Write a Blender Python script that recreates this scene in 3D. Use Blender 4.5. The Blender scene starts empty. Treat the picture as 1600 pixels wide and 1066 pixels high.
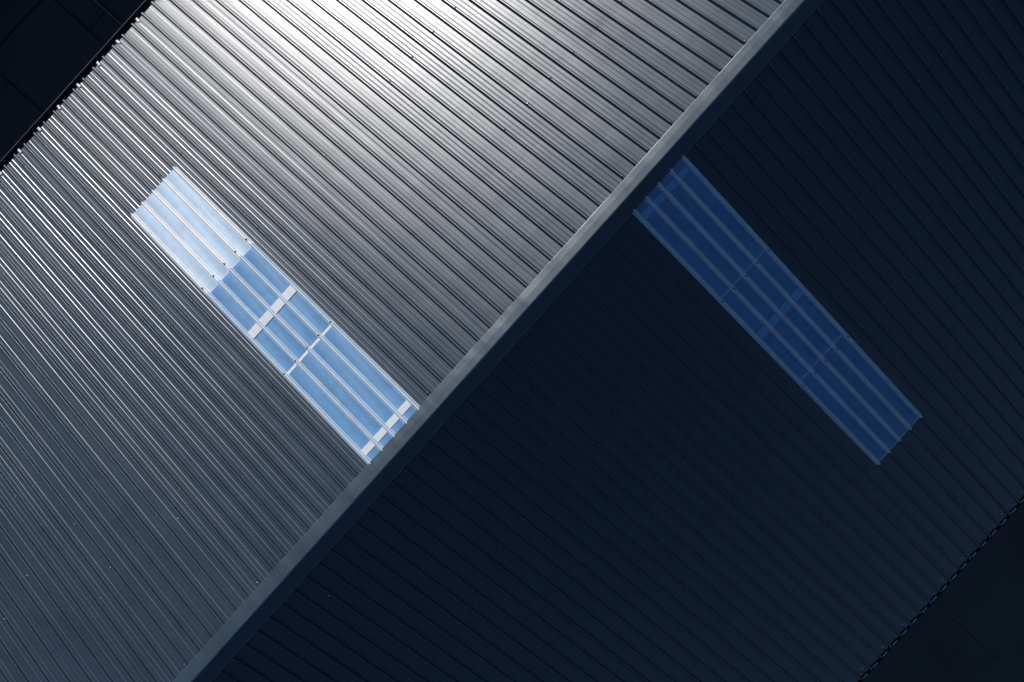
import bpy, math, random
from mathutils import Vector, Matrix
random.seed(7)
S = bpy.context.scene
C = S.collection

# ------------------------------------------------------------------ camera, sky, sun, exposure
APEX = 8.6                                   # height of the ridge above the ground
TAN = 0.4167                                 # roof pitch
TH = math.atan(TAN)
cd = bpy.data.cameras.new('camera')
cd.sensor_width = 36.0
cd.lens = 1650 / 1600 * 36.0
cd.clip_start = 0.1
cd.clip_end = 1000
cam = bpy.data.objects.new('camera', cd)
C.objects.link(cam)
cam.location = (0.2933, 1.521, 14.3983 + APEX)
_Rz = Matrix.Rotation(0.7322, 3, 'Z'); _Ry = Matrix.Rotation(0.0064, 3, 'Y'); _Rx = Matrix.Rotation(0.0084, 3, 'X')
cam.rotation_euler = (_Rz @ _Ry @ _Rx).to_euler()
S.camera = cam

SUN_EL = 21.3
SUN_AZ = (-0.979, 0.204)                       # horizontal direction towards the sun (x, y)
_a = math.hypot(*SUN_AZ)
sdir = Vector((SUN_AZ[0] / _a * math.cos(math.radians(SUN_EL)), SUN_AZ[1] / _a * math.cos(math.radians(SUN_EL)), math.sin(math.radians(SUN_EL))))
world = bpy.data.worlds.new('World'); S.world = world; world.use_nodes = True
nt = world.node_tree; nt.nodes.clear()
sky = nt.nodes.new('ShaderNodeTexSky'); sky.sky_type = 'NISHITA'; sky.sun_disc = False
sky.sun_elevation = math.radians(SUN_EL)
sky.sun_rotation = math.atan2(sdir.x, sdir.y)
sky.air_density = 0.85; sky.dust_density = 0.1; sky.ozone_density = 4.0; sky.altitude = 200
bg = nt.nodes.new('ShaderNodeBackground'); bg.inputs['Strength'].default_value = 0.056
wo = nt.nodes.new('ShaderNodeOutputWorld')
nt.links.new(sky.outputs[0], bg.inputs[0]); nt.links.new(bg.outputs[0], wo.inputs[0])
sl = bpy.data.lights.new('sun', 'SUN'); sl.energy = 3.7; sl.angle = math.radians(0.53); sl.color = (1.0, 0.975, 0.94)
sun = bpy.data.objects.new('sun', sl); C.objects.link(sun)
sun.rotation_euler = sdir.to_track_quat('Z', 'Y').to_euler()
sun.location = (-20, 10, 40)
S.view_settings.view_transform = 'Standard'; S.view_settings.look = 'None'
S.view_settings.exposure = -0.05; S.view_settings.gamma = 1.0; S.view_settings.use_curve_mapping = False
S.render.engine = 'CYCLES'

# ------------------------------------------------------------------ materials
def new_mat(name):
    m = bpy.data.materials.new(name); m.use_nodes = True
    n = m.node_tree.nodes; l = m.node_tree.links
    return m, n, l, n['Principled BSDF']

def coords(n, l, scale, use='Object'):
    tc = n.new('ShaderNodeTexCoord'); mp = n.new('ShaderNodeMapping')
    mp.inputs['Scale'].default_value = scale
    l.new(tc.outputs[use], mp.inputs['Vector'])
    return mp.outputs[0]

def noise(n, l, vec, scale, detail=4, rough=0.55):
    t = n.new('ShaderNodeTexNoise'); t.inputs['Scale'].default_value = scale
    t.inputs['Detail'].default_value = detail; t.inputs['Roughness'].default_value = rough
    l.new(vec, t.inputs['Vector']); return t.outputs['Fac']

def ramp(n, l, fac, a, b, ca, cb):
    r = n.new('ShaderNodeValToRGB'); e = r.color_ramp.elements
    e[0].position = a; e[1].position = b; e[0].color = (*ca, 1); e[1].color = (*cb, 1)
    l.new(fac, r.inputs[0]); return r.outputs[0]

def rng(n, l, fac, a, b, lo, hi):
    r = n.new('ShaderNodeMapRange'); r.inputs[1].default_value = a; r.inputs[2].default_value = b
    r.inputs[3].default_value = lo; r.inputs[4].default_value = hi
    l.new(fac, r.inputs[0]); return r.outputs[0]

def world_pos(n, l, scale):
    g = n.new('ShaderNodeNewGeometry'); mp = n.new('ShaderNodeMapping')
    mp.inputs['Scale'].default_value = scale
    l.new(g.outputs['Position'], mp.inputs['Vector']); return mp.outputs[0]

def bump(n, l, h, strength, dist, prev=None):
    b = n.new('ShaderNodeBump'); b.inputs['Strength'].default_value = strength; b.inputs['Distance'].default_value = dist
    l.new(h, b.inputs['Height'])
    if prev: l.new(prev, b.inputs['Normal'])
    return b.outputs[0]

def painted_steel(name, base, metallic, r0, r1, wav, dirt=0.25, bandk=0.45):
    m, n, l, p = new_mat(name)
    w = world_pos(n, l, (1, 1, 1))
    streak = noise(n, l, world_pos(n, l, (0.35, 6.0, 0.35)), 3.0, 6, 0.65)      # run-off streaks down the slope
    blot = noise(n, l, w, 1.3, 5, 0.6)
    fine = noise(n, l, w, 60.0, 3, 0.6)
    mx = n.new('ShaderNodeMath'); mx.operation = 'ADD'; l.new(streak, mx.inputs[0]); l.new(blot, mx.inputs[1])
    c = ramp(n, l, mx.outputs[0], 0.75, 1.25, [b * (1 - dirt) for b in base], [b * (1 + dirt) for b in base])
    l.new(c, p.inputs['Base Color'])
    oi = n.new('ShaderNodeObjectInfo')
    ra = n.new('ShaderNodeMath'); ra.operation = 'ADD'
    l.new(rng(n, l, mx.outputs[0], 0.7, 1.3, r0, r1), ra.inputs[0])
    l.new(rng(n, l, oi.outputs['Random'], 0, 1, -0.018, 0.018), ra.inputs[1])
    l.new(ra.outputs[0], p.inputs['Roughness'])
    p.inputs['Metallic'].default_value = metallic
    p.inputs['Specular IOR Level'].default_value = 0.88
    big = noise(n, l, world_pos(n, l, (0.7, 1.6, 0.7)), 1.6, 1.5, 0.4)
    band = noise(n, l, world_pos(n, l, (2.2, 0.45, 2.2)), 1.5, 1.5, 0.4)
    bm = n.new('ShaderNodeMath'); bm.operation = 'MULTIPLY_ADD'; bm.inputs[1].default_value = bandk
    l.new(band, bm.inputs[0]); l.new(big, bm.inputs[2]); big = bm.outputs[0]
    b1 = bump(n, l, big, 1.0, wav)
    b2 = bump(n, l, fine, 0.05, 0.0003, b1)
    l.new(b2, p.inputs['Normal'])
    return m

M_ROOF = painted_steel('painted_steel_roof', (0.019, 0.037, 0.060), 0.0, 0.295, 0.335, 0.004, 0.12)
M_CAP = painted_steel('painted_steel_cap', (0.032, 0.056, 0.084), 0.0, 0.33, 0.36, 0.024, 0.1, 0.0)
M_GUT = painted_steel('dark_gutter_steel', (0.07, 0.075, 0.085), 0.2, 0.4, 0.5, 0.0)
M_WALL = painted_steel('wall_cladding', (0.10, 0.11, 0.12), 0.3, 0.45, 0.55, 0.002)

def plain(name, base, rough=0.5, metallic=0.0, var=0.12, sc=30):
    m, n, l, p = new_mat(name)
    f = noise(n, l, world_pos(n, l, (1, 1, 1)), sc, 4)
    l.new(ramp(n, l, f, 0.35, 0.65, [b * (1 - var) for b in base], [b * (1 + var) for b in base]), p.inputs['Base Color'])
    p.inputs['Roughness'].default_value = rough; p.inputs['Metallic'].default_value = metallic
    return m
M_LIP = plain('pale_lip', (0.16, 0.17, 0.19), 0.4, 0.5)
M_WHITE = plain('white_paint', (0.75, 0.76, 0.78), 0.45)
M_CLOSE = plain('closure_foam', (0.8, 0.76, 0.76), 0.8)
M_SCREW = plain('galvanised_screw', (0.6, 0.6, 0.6), 0.3, 0.9)
M_RUBBER = plain('rubber_washer', (0.02, 0.02, 0.02), 0.7)
M_BLUEPL = plain('blue_plastic', (0.08, 0.26, 0.75), 0.4)
M_SPECK = plain('white_speck', (0.8, 0.8, 0.78), 0.6)
M_IN = plain('interior_concrete', (0.02, 0.03, 0.04), 0.7, 0, 0.2, 3)

def grp(name, base, transp, tint, rough=0.32, streaks=0.14, back=0.25):
    m, n, l, p = new_mat(name)
    s = noise(n, l, world_pos(n, l, (0.5, 26, 0.5)), 2.0, 6, 0.7)
    b = noise(n, l, world_pos(n, l, (1, 1, 1)), 5.0, 5, 0.65)
    mx = n.new('ShaderNodeMath'); mx.operation = 'ADD'; l.new(s, mx.inputs[0]); l.new(b, mx.inputs[1])
    l.new(ramp(n, l, mx.outputs[0], 0.7, 1.3, [c * (1 - streaks * 0.5) for c in base], [min(0.95, c * (1 + streaks * 0.5)) for c in base]), p.inputs['Base Color'])
    p.inputs['Roughness'].default_value = rough
    p.inputs['Specular IOR Level'].default_value = 1.0
    l.new(bump(n, l, s, 0.5, 0.0015), p.inputs['Normal'])
    tl = n.new('ShaderNodeBsdfTranslucent'); tl.inputs[0].default_value = (*[min(1, c * 1.1) for c in base], 1)
    m2 = n.new('ShaderNodeMixShader'); m2.inputs[0].default_value = back
    t = n.new('ShaderNodeBsdfTransparent'); t.inputs[0].default_value = (*tint, 1)
    mix = n.new('ShaderNodeMixShader'); out = n['Material Output']
    l.new(rng(n, l, mx.outputs[0], 0.7, 1.3, transp + 0.06, transp - 0.06), mix.inputs[0])
    l.new(p.outputs[0], m2.inputs[1]); l.new(tl.outputs[0], m2.inputs[2]); l.new(m2.outputs[0], mix.inputs[1]); l.new(t.outputs[0], mix.inputs[2]); l.new(mix.outputs[0], out.inputs['Surface'])
    return m
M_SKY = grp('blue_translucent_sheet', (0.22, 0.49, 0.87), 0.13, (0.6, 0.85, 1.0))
M_SKYRIB = grp('blue_translucent_rib', (0.64, 0.76, 0.93), 0.08, (0.6, 0.8, 1.0), 0.3, 0.14, 0.12)
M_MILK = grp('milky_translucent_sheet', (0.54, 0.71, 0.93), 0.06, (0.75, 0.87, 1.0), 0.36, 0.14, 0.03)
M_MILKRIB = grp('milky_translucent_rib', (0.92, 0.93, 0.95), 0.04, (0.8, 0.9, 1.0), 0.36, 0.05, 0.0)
M_STRIP_LIT = grp('sunlit_purlin_tone', (0.86, 0.90, 0.94), 0.05, (0.8, 0.9, 1.0))  # sunlit purlin showing through the sheet, its light put into the colour
M_STRIP_SHADE = grp('shaded_purlin_tone', (0.26, 0.62, 0.93), 0.2, (0.8, 0.9, 1.0))  # bluer copy for the shaded slope, shade put into the colour
M_EDGE = grp('sheet_edge', (0.72, 0.82, 0.93), 0.1, (0.8, 0.9, 1.0))

# ------------------------------------------------------------------ helpers
def mesh_obj(name, me, parent=None, mats=()):
    for m in mats:
        if m.name not in [x.name for x in me.materials if x]: me.materials.append(m)
    o = bpy.data.objects.new(name, me); C.objects.link(o)
    if parent: o.parent = parent
    return o

def mk(name, vs, fs, mat, parent=None, normals=None, midx=None, smooth=False):
    me = bpy.data.meshes.new(name); me.from_pydata(vs, [], fs); me.update()
    for m in (mat if isinstance(mat, (list, tuple)) else [mat]): me.materials.append(m)
    if midx: me.polygons.foreach_set('material_index', midx)
    if normals or smooth: me.polygons.foreach_set('use_smooth', [True] * len(fs))
    if normals: me.normals_split_custom_set(normals)
    o = bpy.data.objects.new(name, me); C.objects.link(o)
    if parent: o.parent = parent
    return o

def box_vf(x0, x1, y0, y1, z0, z1):
    v = [(x, y, z) for x in (x0, x1) for y in (y0, y1) for z in (z0, z1)]
    f = [(0, 1, 3, 2), (4, 6, 7, 5), (0, 4, 5, 1), (2, 3, 7, 6), (0, 2, 6, 4), (1, 5, 7, 3)]
    return v, f

def box(name, x0, x1, y0, y1, z0, z1, mat, parent=None):
    v, f = box_vf(x0, x1, y0, y1, z0, z1); return mk(name, v, f, mat, parent)

def on_roof(side, x, y, h=0.0):
    """point over the roof: x = horizontal distance from the ridge, h = height off the rib-top plane"""
    return Vector((side * (x + h * math.sin(TH)), y, APEX - x * TAN + h * math.cos(TH)))

ST = Vector((0, 0, 0))
# rounded polyline -> list of (y, h, ny, nh)
def rounded(pts, r, seg):
    out = []
    for i, p in enumerate(pts):
        if i == 0 or i == len(pts) - 1:
            q = pts[1] if i == 0 else pts[-2]
            d = (Vector(q) - Vector(p)) if i == 0 else (Vector(p) - Vector(q))
            d.normalize(); out.append((p[0], p[1], -d.y, d.x)); continue
        a, b, c = Vector(pts[i - 1]), Vector(p), Vector(pts[i + 1])
        d1 = (b - a).normalized(); d2 = (c - b).normalized()
        k = min(r * abs(math.tan(d1.angle(d2) / 2)), 0.45 * (b - a).length, 0.45 * (c - b).length)
        for s in range(seg + 1):
            t = s / seg
            q = b - d1 * k * (1 - t) ** 2 + d2 * k * t ** 2          # quadratic bend
            d = (d1 * (1 - t) + d2 * t).normalized()
            out.append((q.x, q.y, -d.y, d.x))
    return out

P = 0.25; RH = 0.047; TOPW = 0.0115; BASE = 0.0315
SWG = (0.090, 0.158)
def profile(nb, swage_h=(0.003, 0.003), end_rib=False, lift=0.0):
    pts = [(-BASE - (0.004 if swage_h else 0.010), -RH + lift)]
    hs = list(swage_h or (0,))
    for b in range(nb + (1 if end_rib else 0)):
        y = b * P
        up = 0.0012 if (b == 0 and not end_rib) else 0.0
        pts += [(y - BASE, -RH + lift + up), (y - TOPW, lift + up), (y + TOPW, lift + up), (y + BASE, -RH + lift)]
        if end_rib and swage_h is None:
            pts.insert(-4, (y - BASE - 0.006, -RH + lift)); pts.append((y + BASE + 0.006, -RH + lift))
        if b < nb and not end_rib:
            for j, s in enumerate(SWG if swage_h else ()):
                h = hs[(b * 2 + j) % len(hs)]
                pts += [(y + s - 0.016, -RH + lift), (y + s - 0.002, -RH + lift + h), (y + s + 0.002, -RH + lift + h), (y + s + 0.0095, -RH + lift)]
    pts.append(((nb * P + BASE + (0.004 if swage_h else 0.010)) if end_rib else (nb * P - BASE - 0.005), -RH + lift))
    return pts

def sheet_mesh(name, side, x0, x1, prof, nx, mats, mat_of=None, thick=0.0, sag=0.0):
    """a folded sheet running down the slope from x0 to x1, closed below when thick > 0"""
    n = len(prof); vs = []; fs = []; nor = []; mi = []
    ct, st = math.cos(TH), math.sin(TH)
    N = []
    for i in range(nx + 1):
        x = x0 + (x1 - x0) * i / nx
        for (y, h, ny, nh) in prof:
            vs.append(tuple(on_roof(side, x, y, h) - Vector((0, 0, APEX)))); N.append((side * nh * st, ny, nh * ct))
    for i in range(nx):
        for j in range(n - 1):
            a, b, c, d = i * n + j, i * n + j + 1, (i + 1) * n + j + 1, (i + 1) * n + j
            q = (a, d, c, b) if side > 0 else (a, b, c, d)
            fs.append(q); nor += [N[k] for k in q]
            mi.append(mat_of(prof[j], prof[j + 1]) if mat_of else 0)
    if thick > 0:
        def add(q, nn):
            k = len(vs); vs.extend([vs[i] for i in q])
            fs.append(tuple(range(k, k + len(q)))); nor.extend([nn] * len(q)); mi.append(0)
        b0 = len(vs); lo = min(p[1] for p in prof) - thick
        for x in (x0, x1):
            for p in prof: vs.append(tuple(on_roof(side, x, p[0], lo) - Vector((0, 0, APEX))))
        e = nx * n
        for j in range(n - 1):
            add((j, j + 1, b0 + j + 1, b0 + j)[::-side], (-side * ct, 0, st))
            add((e + j, e + j + 1, b0 + n + j + 1, b0 + n + j)[::side], (side * ct, 0, -st))
        add((b0, b0 + n, b0 + 2 * n - 1, b0 + n - 1)[::-side], (-side * st, 0, -ct))
        add(tuple([0] + [i * n for i in range(1, nx + 1)] + [b0 + n, b0])[::side], (0, -1, 0))
        add(tuple([n - 1] + [i * n + n - 1 for i in range(1, nx + 1)] + [b0 + 2 * n - 1, b0 + n - 1])[::-side], (0, 1, 0))
    me = bpy.data.meshes.new(name); me.from_pydata(vs, [], fs); me.update()
    for m in mats: me.materials.append(m)
    me.polygons.foreach_set('material_index', mi)
    me.polygons.foreach_set('use_smooth', [True] * len(fs))
    me.normals_split_custom_set(nor)
    return me

# ------------------------------------------------------------------ building
Y0, Y1 = -12, 16
EAVE = 8.306
bld = bpy.data.objects.new('warehouse', None); C.objects.link(bld)
bld['label'] = 'grey gabled warehouse roof of ribbed steel panels with a translucent skylight strip on each slope'
bld['category'] = 'building'
ZE = APEX - EAVE * TAN

# walls (below the roof panels)
EX = 8.12
for side in (-1, 1):
    prof = rounded([(Y0 + 0.02, 0.0)] + [q for k in range(int((Y1 - Y0) / 0.5)) for q in ((Y0 + 0.1 + k * 0.5, 0), (Y0 + 0.13 + k * 0.5, 0.03), (Y0 + 0.25 + k * 0.5, 0.03), (Y0 + 0.28 + k * 0.5, 0))] + [(Y1 - 0.02, 0.0)], 0.004, 2)
    top = APEX - EX * TAN - 0.14
    vs = []; fs = []
    for z in (0, top):
        for (y, h, a, b) in prof: vs.append((side * (EX - 0.03 + h), y, z))
    n = len(prof)
    for z in (0, top):
        for yy in (Y0 + 0.02, Y1 - 0.02): vs.append((side * (EX - 0.16), yy, z))
    for j in range(n - 1):
        q = (j, j + 1, n + j + 1, n + j); fs.append(q if side > 0 else q[::-1])
    b = 2 * n
    fs.append((b, b + 2, b + 3, b + 1) if side > 0 else (b + 1, b + 3, b + 2, b))
    fs += [(n,) + tuple(range(n + 1, 2 * n)) + (b + 3, b + 2)]
    mk('wall', vs, fs, M_WALL, bld)
for yy, s in ((Y0 + 0.05, -1), (Y1 - 0.05, 1)):
    vs = []
    zt = APEX - 0.14; ze = APEX - (EX - 0.17) * TAN - 0.14; xx = EX - 0.17
    for y in (yy, yy - s * 0.12):
        vs += [(-xx, y, 0), (xx, y, 0), (xx, y, ze), (0, y, zt), (-xx, y, ze)]
    fs = [(0, 1, 2, 3, 4), (9, 8, 7, 6, 5)] + [(i, 5 + i, 5 + (i + 1) % 5, (i + 1) % 5) for i in range(5)]
    mk('wall', vs, fs, M_WALL, bld)
box('interior_floor', -EX + 0.2, EX - 0.2, Y0 + 0.2, Y1 - 0.2, 0.02, 0.06, M_IN, bld)

# roof panels, 1 m modules with four ribs each
LEFT_SKY, RIGHT_SKY = -1, 4
def sw_variant(k):
    r = random.Random(k)
    return [r.choice((0.0021, 0.0021, 0.0019, 0.0015, 0.0009)) for _ in range(8)]
pan = {}
for side in (-1, 1):
    for k in range(5):
        pr = rounded(profile(4, sw_variant(k * 11 + 3)), 0.0065, 4)
        pan[(side, k)] = sheet_mesh('roof_panel', side, 0.07, EAVE, pr, 16, [M_ROOF], thick=0.06)
    pr = rounded(profile(4, sw_variant(77)), 0.0065, 4)
    pan[(side, 'short')] = sheet_mesh('roof_panel', side, 5.70, EAVE, pr, 5, [M_ROOF], thick=0.06)
panels = {}
for side in (-1, 1):
    for i in range(Y0, Y1):
        sky_here = i == (LEFT_SKY if side < 0 else RIGHT_SKY)
        k = 'short' if sky_here else random.randrange(5)
        o = mesh_obj('roof_panel', pan[(side, k)], bld)
        o.location = (0, i, APEX + random.uniform(-0.0008, 0.0008))
        if not sky_here: o.rotation_euler = (math.radians(random.uniform(-0.05, 0.05)), 0, 0)
        panels[(side, i)] = o

# screws: hexagon head on a washer, on every second rib along each purlin row
def screw_mesh(name, rr, dark):
    vs = []; fs = []; mi = []
    def ring(r, z, n): 
        b = len(vs); vs.extend([(r * math.cos(2 * math.pi * a / n), r * math.sin(2 * math.pi * a / n), z) for a in range(n)]); return b
    n = 12
    a = ring(rr * 1.0, 0, n); b = ring(rr * 0.9, 0.003, n)
    for j in range(n): fs.append((a + j, a + (j + 1) % n, b + (j + 1) % n, b + j)); mi.append(1)
    fs.append(tuple(range(b, b + n))); mi.append(1)
    n = 6
    a = ring(rr * 0.62, 0.003, n); b = ring(rr * 0.62, 0.010, n); c = ring(rr * 0.4, 0.012, n)
    for j in range(n): fs.append((a + j, a + (j + 1) % n, b + (j + 1) % n, b + j)); mi.append(0)
    for j in range(n): fs.append((b + j, b + (j + 1) % n, c + (j + 1) % n, c + j)); mi.append(0)
    fs.append(tuple(range(c, c + n))); mi.append(0)
    me = bpy.data.meshes.new(name); me.from_pydata(vs, [], fs); me.update()
    me.materials.append(M_RUBBER if dark else M_SCREW); me.materials.append(M_RUBBER)
    me.polygons.foreach_set('material_index', mi)
    return me
SCREW = screw_mesh('screw', 0.0135, False)
SCREW_D = screw_mesh('screw', 0.013, True)
def put_screw(me, side, x, y, h, parent):
    o = bpy.data.objects.new('screw', me); C.objects.link(o); o.parent = parent
    w = on_roof(side, x, y, h)
    o.location = w - parent.location if parent is not bld else w
    o.rotation_euler = (math.radians(random.uniform(-3, 3)), side * TH + math.radians(random.uniform(-3, 3)), random.uniform(0, 1))
    return o
# the stretch of each row the photograph takes in
rows = {(-1, 0.235): (-19, 31), (-1, 1.985): (-24, 27), (-1, 3.90): (-28, 21), (-1, 5.83): (-20, 17), (-1, 8.005): (-10, 9),
        (1, 0.235): (-19, 33), (1, 1.985): (-17, 41), (1, 3.895): (-9, 39), (1, 5.815): (-3, 33), (1, 8.0): (3, 25)}
for (side, x), (a, b) in rows.items():
    for i in range(a, b):
        mod = math.floor(i / 4)
        if mod in ((LEFT_SKY,) if side < 0 else (RIGHT_SKY,)) and x < 5.7: continue
        if i % 2 == 0 or (side, mod) not in panels: continue
        if x < 0.3 and random.random() < 0.45: continue
        put_screw(SCREW, side, x + random.uniform(-0.012, 0.012), i * P + random.uniform(-0.002, 0.002), 0.0012, panels[(side, mod)])

# skylights: three lapped translucent sheets each
def skylight(side, iy, label):
    root = bpy.data.objects.new('skylight', None); C.objects.link(root); root.parent = bld
    root.location = (0, iy, APEX); root['label'] = label
    spans = [(5.765, 3.74), (3.80, 1.945), (1.995, 0.17)]
    def rib_of_at(lift): return lambda a, b: 1 if abs((a[0] + b[0]) / 2 - round((a[0] + b[0]) / 2 / P) * P) < 0.036 else 0
    for k, (xe, xs) in enumerate(spans):
        milk = (side < 0 and k == 0)
        base = profile(4, None, True, 0.004 + 0.004 * k)
        pr = rounded(base, 0.006, 3)
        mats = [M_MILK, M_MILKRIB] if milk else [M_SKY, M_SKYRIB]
        me = sheet_mesh('sheet', side, xs, xe, pr, 1, mats, rib_of_at(0.004 + 0.004 * k))
        o = mesh_obj('sheet', me, root)
        pe = rounded(profile(4, (0, 0), True, 0.0055 + 0.004 * k), 0.006, 3)
        w = {0: 0.016, 1: 0.018, 2: 0.040 if side < 0 else 0.016}[k]
        e = mesh_obj('sheet_edge', sheet_mesh('sheet_edge', side, xe - w, xe, pe, 1, [M_EDGE, M_EDGE] if not (side < 0 and k == 2) else [M_WHITE, M_WHITE], None, 0.0), root)
    pe = rounded(profile(4, (0, 0), True, 0.0145), 0.006, 3)
    mesh_obj('sheet_edge', sheet_mesh('sheet_edge', side, 0.17, 0.205, pe, 1, [M_EDGE], None, 0.0), root)
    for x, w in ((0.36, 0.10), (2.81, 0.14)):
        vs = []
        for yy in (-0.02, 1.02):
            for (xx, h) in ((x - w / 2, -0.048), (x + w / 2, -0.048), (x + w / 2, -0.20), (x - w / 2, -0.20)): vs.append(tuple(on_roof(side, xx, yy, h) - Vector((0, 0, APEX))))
        for b in range(4):  # added strips over the pans, coloured as purlins lit through the sheet
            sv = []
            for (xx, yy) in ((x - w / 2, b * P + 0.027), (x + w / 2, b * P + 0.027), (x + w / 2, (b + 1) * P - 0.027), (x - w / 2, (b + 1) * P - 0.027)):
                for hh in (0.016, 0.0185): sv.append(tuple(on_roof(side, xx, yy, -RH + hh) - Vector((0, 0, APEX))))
            mk('painted_purlin_strip', sv, [(0, 2, 4, 6), (7, 5, 3, 1), (0, 1, 3, 2), (2, 3, 5, 4), (4, 5, 7, 6), (6, 7, 1, 0)], M_STRIP_LIT if side < 0 else M_STRIP_SHADE, root)
        mk('purlin', vs, [(0, 1, 2, 3), (7, 6, 5, 4)] + [(i, 4 + i, 4 + (i + 1) % 4, (i + 1) % 4) for i in range(4)], M_WHITE, root)
    for x in (1.99, 3.91) if side < 0 else (2.01, 3.86, ):
        for r in range(5):
            s = bpy.data.objects.new('screw', SCREW_D); C.objects.link(s); s.parent = root
            s.location = on_roof(side, x, r * P, 0.014) - Vector((0, 0, APEX)); s.rotation_euler = (0, side * TH, 0)
    return root
skylight(-1, LEFT_SKY, 'pale blue translucent skylight strip on the sunlit slope, running up to the ridge cap')
skylight(1, RIGHT_SKY, 'deep blue translucent skylight strip on the shaded slope')

# ridge cap pieces
def ridge_piece(y0, y1, lift, rot):
    r = 0.192
    pts = [(-r - 0.004, -0.016), (-r, 0.0), (-0.02, 0.0), (0.02, 0.0), (r, 0.0), (r + 0.004, -0.016)]
    sec = []
    L = 0.013 + lift
    for sgn in (-1, 1):
        seq = [(r + 0.001, -0.052 - lift), (r, -0.001), (r - 0.006, 0.001), (0.10, 0.002), (0.003, 0.0)]
        pp = [on_roof(sgn, x, 0, L + h) for x, h in seq]
        sec += pp if sgn < 0 else pp[::-1]
    n = len(sec); vs = []; fs = []
    ny = 6
    for i in range(ny + 1):
        y = y0 + (y1 - y0) * i / ny
        for p in sec: vs.append((p.x, y, p.z + random.uniform(-0.0004, 0.0004)))
    for i in range(ny):
        for j in range(n - 1): fs.append((i * n + j, (i + 1) * n + j, (i + 1) * n + j + 1, i * n + j + 1)[::-1])
    m = len(vs)
    vs += [(v[0], v[1], v[2] - 0.003) for v in vs]
    fs += [tuple(m + k for k in f[::-1]) for f in fs]
    for i in range(ny):
        for j in (0, n - 1): 
            a, b = i * n + j, (i + 1) * n + j
            q = (a, b, m + b, m + a); fs.append(q if j == 0 else q[::-1])
    for i in (0, ny):
        for j in range(n - 1):
            a, b = i * n + j, i * n + j + 1
            q = (a, b, m + b, m + a); fs.append(q if i == 0 else q[::-1])
    o = mk('ridge_cap', vs, fs, M_CAP, bld)
    return o
y = -12.0; k = 0
cuts = [-12.0, -9.1, -6.2, -3.55, -1.28, 0.22, 2.7, 5.35, 8.0, 10.7, 13.4, 16.0]
for a, b in zip(cuts[:-1], cuts[1:]):
    ridge_piece(a - 0.04, b, 0.003 * (k % 2), 0); k += 1

# eaves: gutters with outer lip, brackets and end closures
for side in (-1, 1):
    zg = ZE - 0.05
    xo = EAVE + (0.115 if side < 0 else 0.05); xi = EAVE - 0.06
    sec = [(xi, zg - 0.03), (xi, zg - 0.15), (xo, zg - 0.15), (xo, zg - 0.005), (xo - 0.004, zg - 0.005), (xo - 0.004, zg - 0.145), (xi + 0.004, zg - 0.145), (xi + 0.004, zg - 0.03)]
    vs = [(side * x, yy, z) for yy in (Y0, Y1) for x, z in sec]; n = len(sec)
    fs = [(i, (i + 1) % n, n + (i + 1) % n, n + i) for i in range(n)]
    g = mk('gutter', vs, [f if side > 0 else f[::-1] for f in fs], M_GUT, bld)
    if side < 0:
        v, f = box_vf(side * xo - 0.006, side * xo + 0.006, Y0, Y1, zg - 0.004, zg + 0.005)
        mk('gutter_lip', v, f, M_LIP, g)
for i in range(-6, 6):
    y = (2 * i - 0.55) * P
    if not -4 < y < 3: continue
    v = []; 
    ang = random.uniform(-0.12, 0.12)
    pts = []
    w = 0.019
    for (xx, h) in ((8.255, -0.030), (8.345, -0.030)):
        for yy in (y - w, y + w): pts.append(on_roof(-1, xx, yy + ang * (xx - 8.3), h))
    v = [tuple(p) for p in pts] + [tuple(p - Vector((0, 0, 0.006))) for p in pts]
    mk('gutter_bracket', v, [(0, 1, 3, 2), (4, 6, 7, 5), (0, 4, 5, 1), (2, 3, 7, 6), (0, 2, 6, 4), (1, 5, 7, 3)], M_WHITE, bld)
# right eave: pale closure strip under every pan, bolts and blue rib stops on every second
cs = None
v, f = [], []
for i in range(1, 26):
    y = (i + 0.12) * P
    if cs is None:
        cv, cf = box_vf(-0.007, 0.007, 0, 0.112, -0.018, 0)
        cs = bpy.data.meshes.new('closure_strip'); cs.from_pydata(cv, [], cf); cs.materials.append(M_CLOSE)
    o = mesh_obj('closure_strip', cs, bld); o.location = (8.314, y, ZE - 0.024)
def lump(name, mat, sx, sy, sz, seed):
    r = random.Random(seed); vs = []; fs = []; n = 8
    for k, (zz, rr) in enumerate(((0, 0.8), (0.35, 1.0), (0.8, 0.7))):
        for a in range(n):
            q = rr * r.uniform(0.85, 1.1); vs.append((sx * q * math.cos(a * math.pi / 4), sy * q * math.sin(a * math.pi / 4), sz * zz))
    vs.append((0, 0, sz))
    for k in range(2):
        for a in range(n): fs.append((k * n + a, k * n + (a + 1) % n, (k + 1) * n + (a + 1) % n, (k + 1) * n + a))
    for a in range(n): fs.append((2 * n + a, 2 * n + (a + 1) % n, 3 * n))
    fs.append(tuple(range(n))[::-1])
    me = bpy.data.meshes.new(name); me.from_pydata(vs, [], fs); me.materials.append(mat); return me
stop = lump('rib_stop', M_BLUEPL, 0.022, 0.016, 0.02, 3)
bolt = lump('bolt', M_SPECK, 0.014, 0.014, 0.012, 5)
for i in range(2, 24, 2):
    o = mesh_obj('rib_stop', stop, bld); o.location = on_roof(1, 8.298, (i - 0.06) * P, -0.012)
    if i not in (12, 18):
        o = mesh_obj('bolt', bolt, bld); o.location = on_roof(1, 8.185, (i - 0.42) * P, -0.040)

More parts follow.
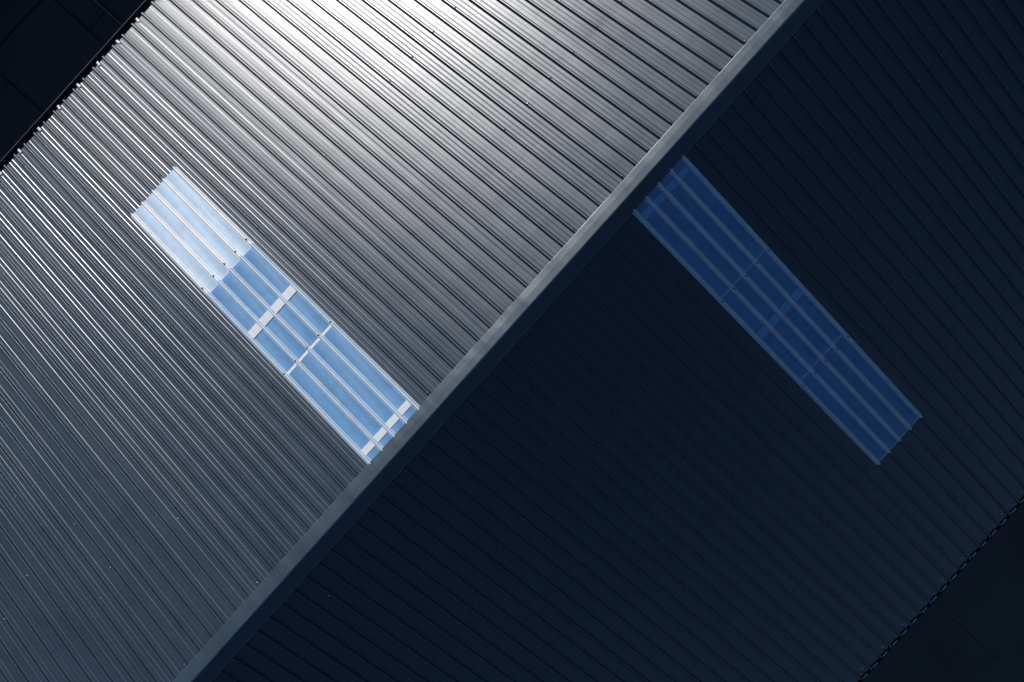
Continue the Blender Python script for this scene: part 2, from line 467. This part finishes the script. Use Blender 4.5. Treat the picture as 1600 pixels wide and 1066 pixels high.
# loose white specks lying on the roof
specks = [(-1, 3.833, -19.62, 'on the sunlit slope, two bays from the frame edge'), (-1, 2.893, -19.2, ''), (-1, 1.745, -14.22, ''), (-1, 2.91, -23.38, ''),
          (-1, 1.813, -20.63, ''), (-1, 2.681, -25.9, ''), (1, 0.611, -11.09, ''), (1, 1.609, 35.51, ''), (1, 2.342, -6.69, ''), (1, 2.934, -9.0, '')]
sl_lab = ['small white speck on the sunlit slope beside the left edge of the picture',
 'small white speck in the middle of the lower sunlit slope',
 'bright white speck on the sunlit slope nearest the long ridge cap below the skylight',
 'bright white speck in the lower left bays of the sunlit slope',
 'small white speck on the lower sunlit slope towards the ridge cap end',
 'white speck on the sunlit slope in the lower left corner of the picture',
 'brightest white speck on the shaded slope, just below the ridge cap',
 'white speck near the top of the shaded slope, upper right of the picture',
 'faint speck on the shaded slope in a pan low in the picture',
 'faint white speck on a rib of the shaded slope near the bottom edge']
for q, ((sd, x, ry, _), lb) in enumerate(zip(specks, sl_lab)):
    near = abs(ry - round(ry)) < 0.12
    s = 0.013 if q in (2, 3, 6) else 0.009
    o = mesh_obj('speck', lump('speck', M_SPECK, s, s * 0.9, s, q))
    o.location = on_roof(sd, x, ry * P, 0.001 if near else -RH); o.rotation_euler = (0, sd * TH, q)
    o['label'] = lb; o['category'] = 'speck'; o['group'] = 'loose white specks lying on the roof'

# ------------------------------------------------------------------ ground
def tarmac(name, base, var):
    m, n, l, p = new_mat(name)
    w = world_pos(n, l, (1, 1, 1))
    a = noise(n, l, w, 0.6, 6, 0.6); b = noise(n, l, w, 45, 5, 0.7)
    mx = n.new('ShaderNodeMath'); mx.operation = 'ADD'; l.new(a, mx.inputs[0]); l.new(b, mx.inputs[1])
    l.new(ramp(n, l, mx.outputs[0], 0.75, 1.25, [c * (1 - var) for c in base], [c * (1 + var) for c in base]), p.inputs['Base Color'])
    p.inputs['Roughness'].default_value = 0.85
    l.new(bump(n, l, b, 0.5, 0.004), p.inputs['Normal'])
    return m
M_TAR = tarmac('tarmac', (0.035, 0.038, 0.042), 0.35)
M_SLAB = tarmac('dark_slab', (0.035, 0.042, 0.05), 0.3)
g = mk('ground', [(-400, -400, -0.06), (400, -400, -0.06), (400, 400, -0.06), (-400, 400, -0.06)], [(0, 1, 2, 3)], M_TAR)
g['kind'] = 'structure'
pav = bpy.data.objects.new('pavement', None); C.objects.link(pav); pav['kind'] = 'structure'
def slab(x0, x1, y0, y1, bev=0.012, mat=None):
    vs = [(x0, y0, -0.055), (x1, y0, -0.055), (x1, y1, -0.055), (x0, y1, -0.055),
          (x0, y0, -bev), (x1, y0, -bev), (x1, y1, -bev), (x0, y1, -bev),
          (x0 + bev, y0 + bev, 0), (x1 - bev, y0 + bev, 0), (x1 - bev, y1 - bev, 0), (x0 + bev, y1 - bev, 0)]
    fs = [(3, 2, 1, 0), (8, 9, 10, 11)]
    for a in (0, 4):
        for i in range(4): fs.append((a + i, a + (i + 1) % 4, a + 4 + (i + 1) % 4, a + 4 + i))
    vs = [(x, y, z + (dz if False else 0)) for (x, y, z) in vs]
    o = mk('slab', vs, fs, mat or M_SLAB, pav)
    return o
# left: two-metre slabs with wide dark joints, and a strip of kerb laid across them
for i in range(5):
    for j in range(-4, 6):
        x1 = -10.66 + 2.0 * (1 - i) ; x0 = x1 - 1.93
        y0 = -1.535 + 2.0 * j; y1 = y0 + 1.93
        if x1 > -8.4: x1 = -8.35
        if j >= 1: y0 += 0.60; y1 += 0.60
        if x1 - x0 > 0.4: slab(x0, x1, y0, y1)
M_BAY = tarmac('poured_concrete', (0.095, 0.09, 0.08), 0.25)
M_KERB = tarmac('kerb_concrete', (0.09, 0.10, 0.115), 0.2)
for k in range(8):
    x1 = -8.4 - k * 1.0; slab(x1 - 0.985, x1, 0.97, 1.03, 0.006, M_KERB)
for k in range(8):
    x1 = -8.4 - k * 1.0; slab(x1 - 0.985, x1, 0.475, 0.955, 0.006)
# right: big poured bays with thin joints
for i in range(4):
    for j in range(-4, 5):
        x0 = 8.36 + 5.2 * i; y0 = 3.48 + 4.0 * j
        slab(x0, x0 + 5.192, y0, y0 + 3.992, 0.003, M_BAY)

# unseen low hall added outside the frame to put the yard in shade
nb = bpy.data.objects.new('shade_hall', None); C.objects.link(nb); nb.location = (-27, 2, 0)
nb['label'] = 'unseen flat-roofed hall added across the yard to shade the paving by the sunlit eave'; nb['category'] = 'building'
box('wall', -6.5, 6.5, -30, 30, 0, 6.4, M_WALL, nb)  # wall of the added unseen hall
box('shade_hall_roof', -6.7, 6.7, -30.2, 30.2, 6.4, 6.62, M_GUT, nb)
for k in range(12):
    w = box('shade_hall_window', 6.5, 6.53, -27 + k * 4.8, -25 + k * 4.8, 1.2, 2.8, M_IN, nb)
    v, f = box_vf(6.5, 6.58, -27.05 + k * 4.8, -24.95 + k * 4.8, 1.12, 1.2); mk('shade_hall_sill', v, f, M_LIP, w)
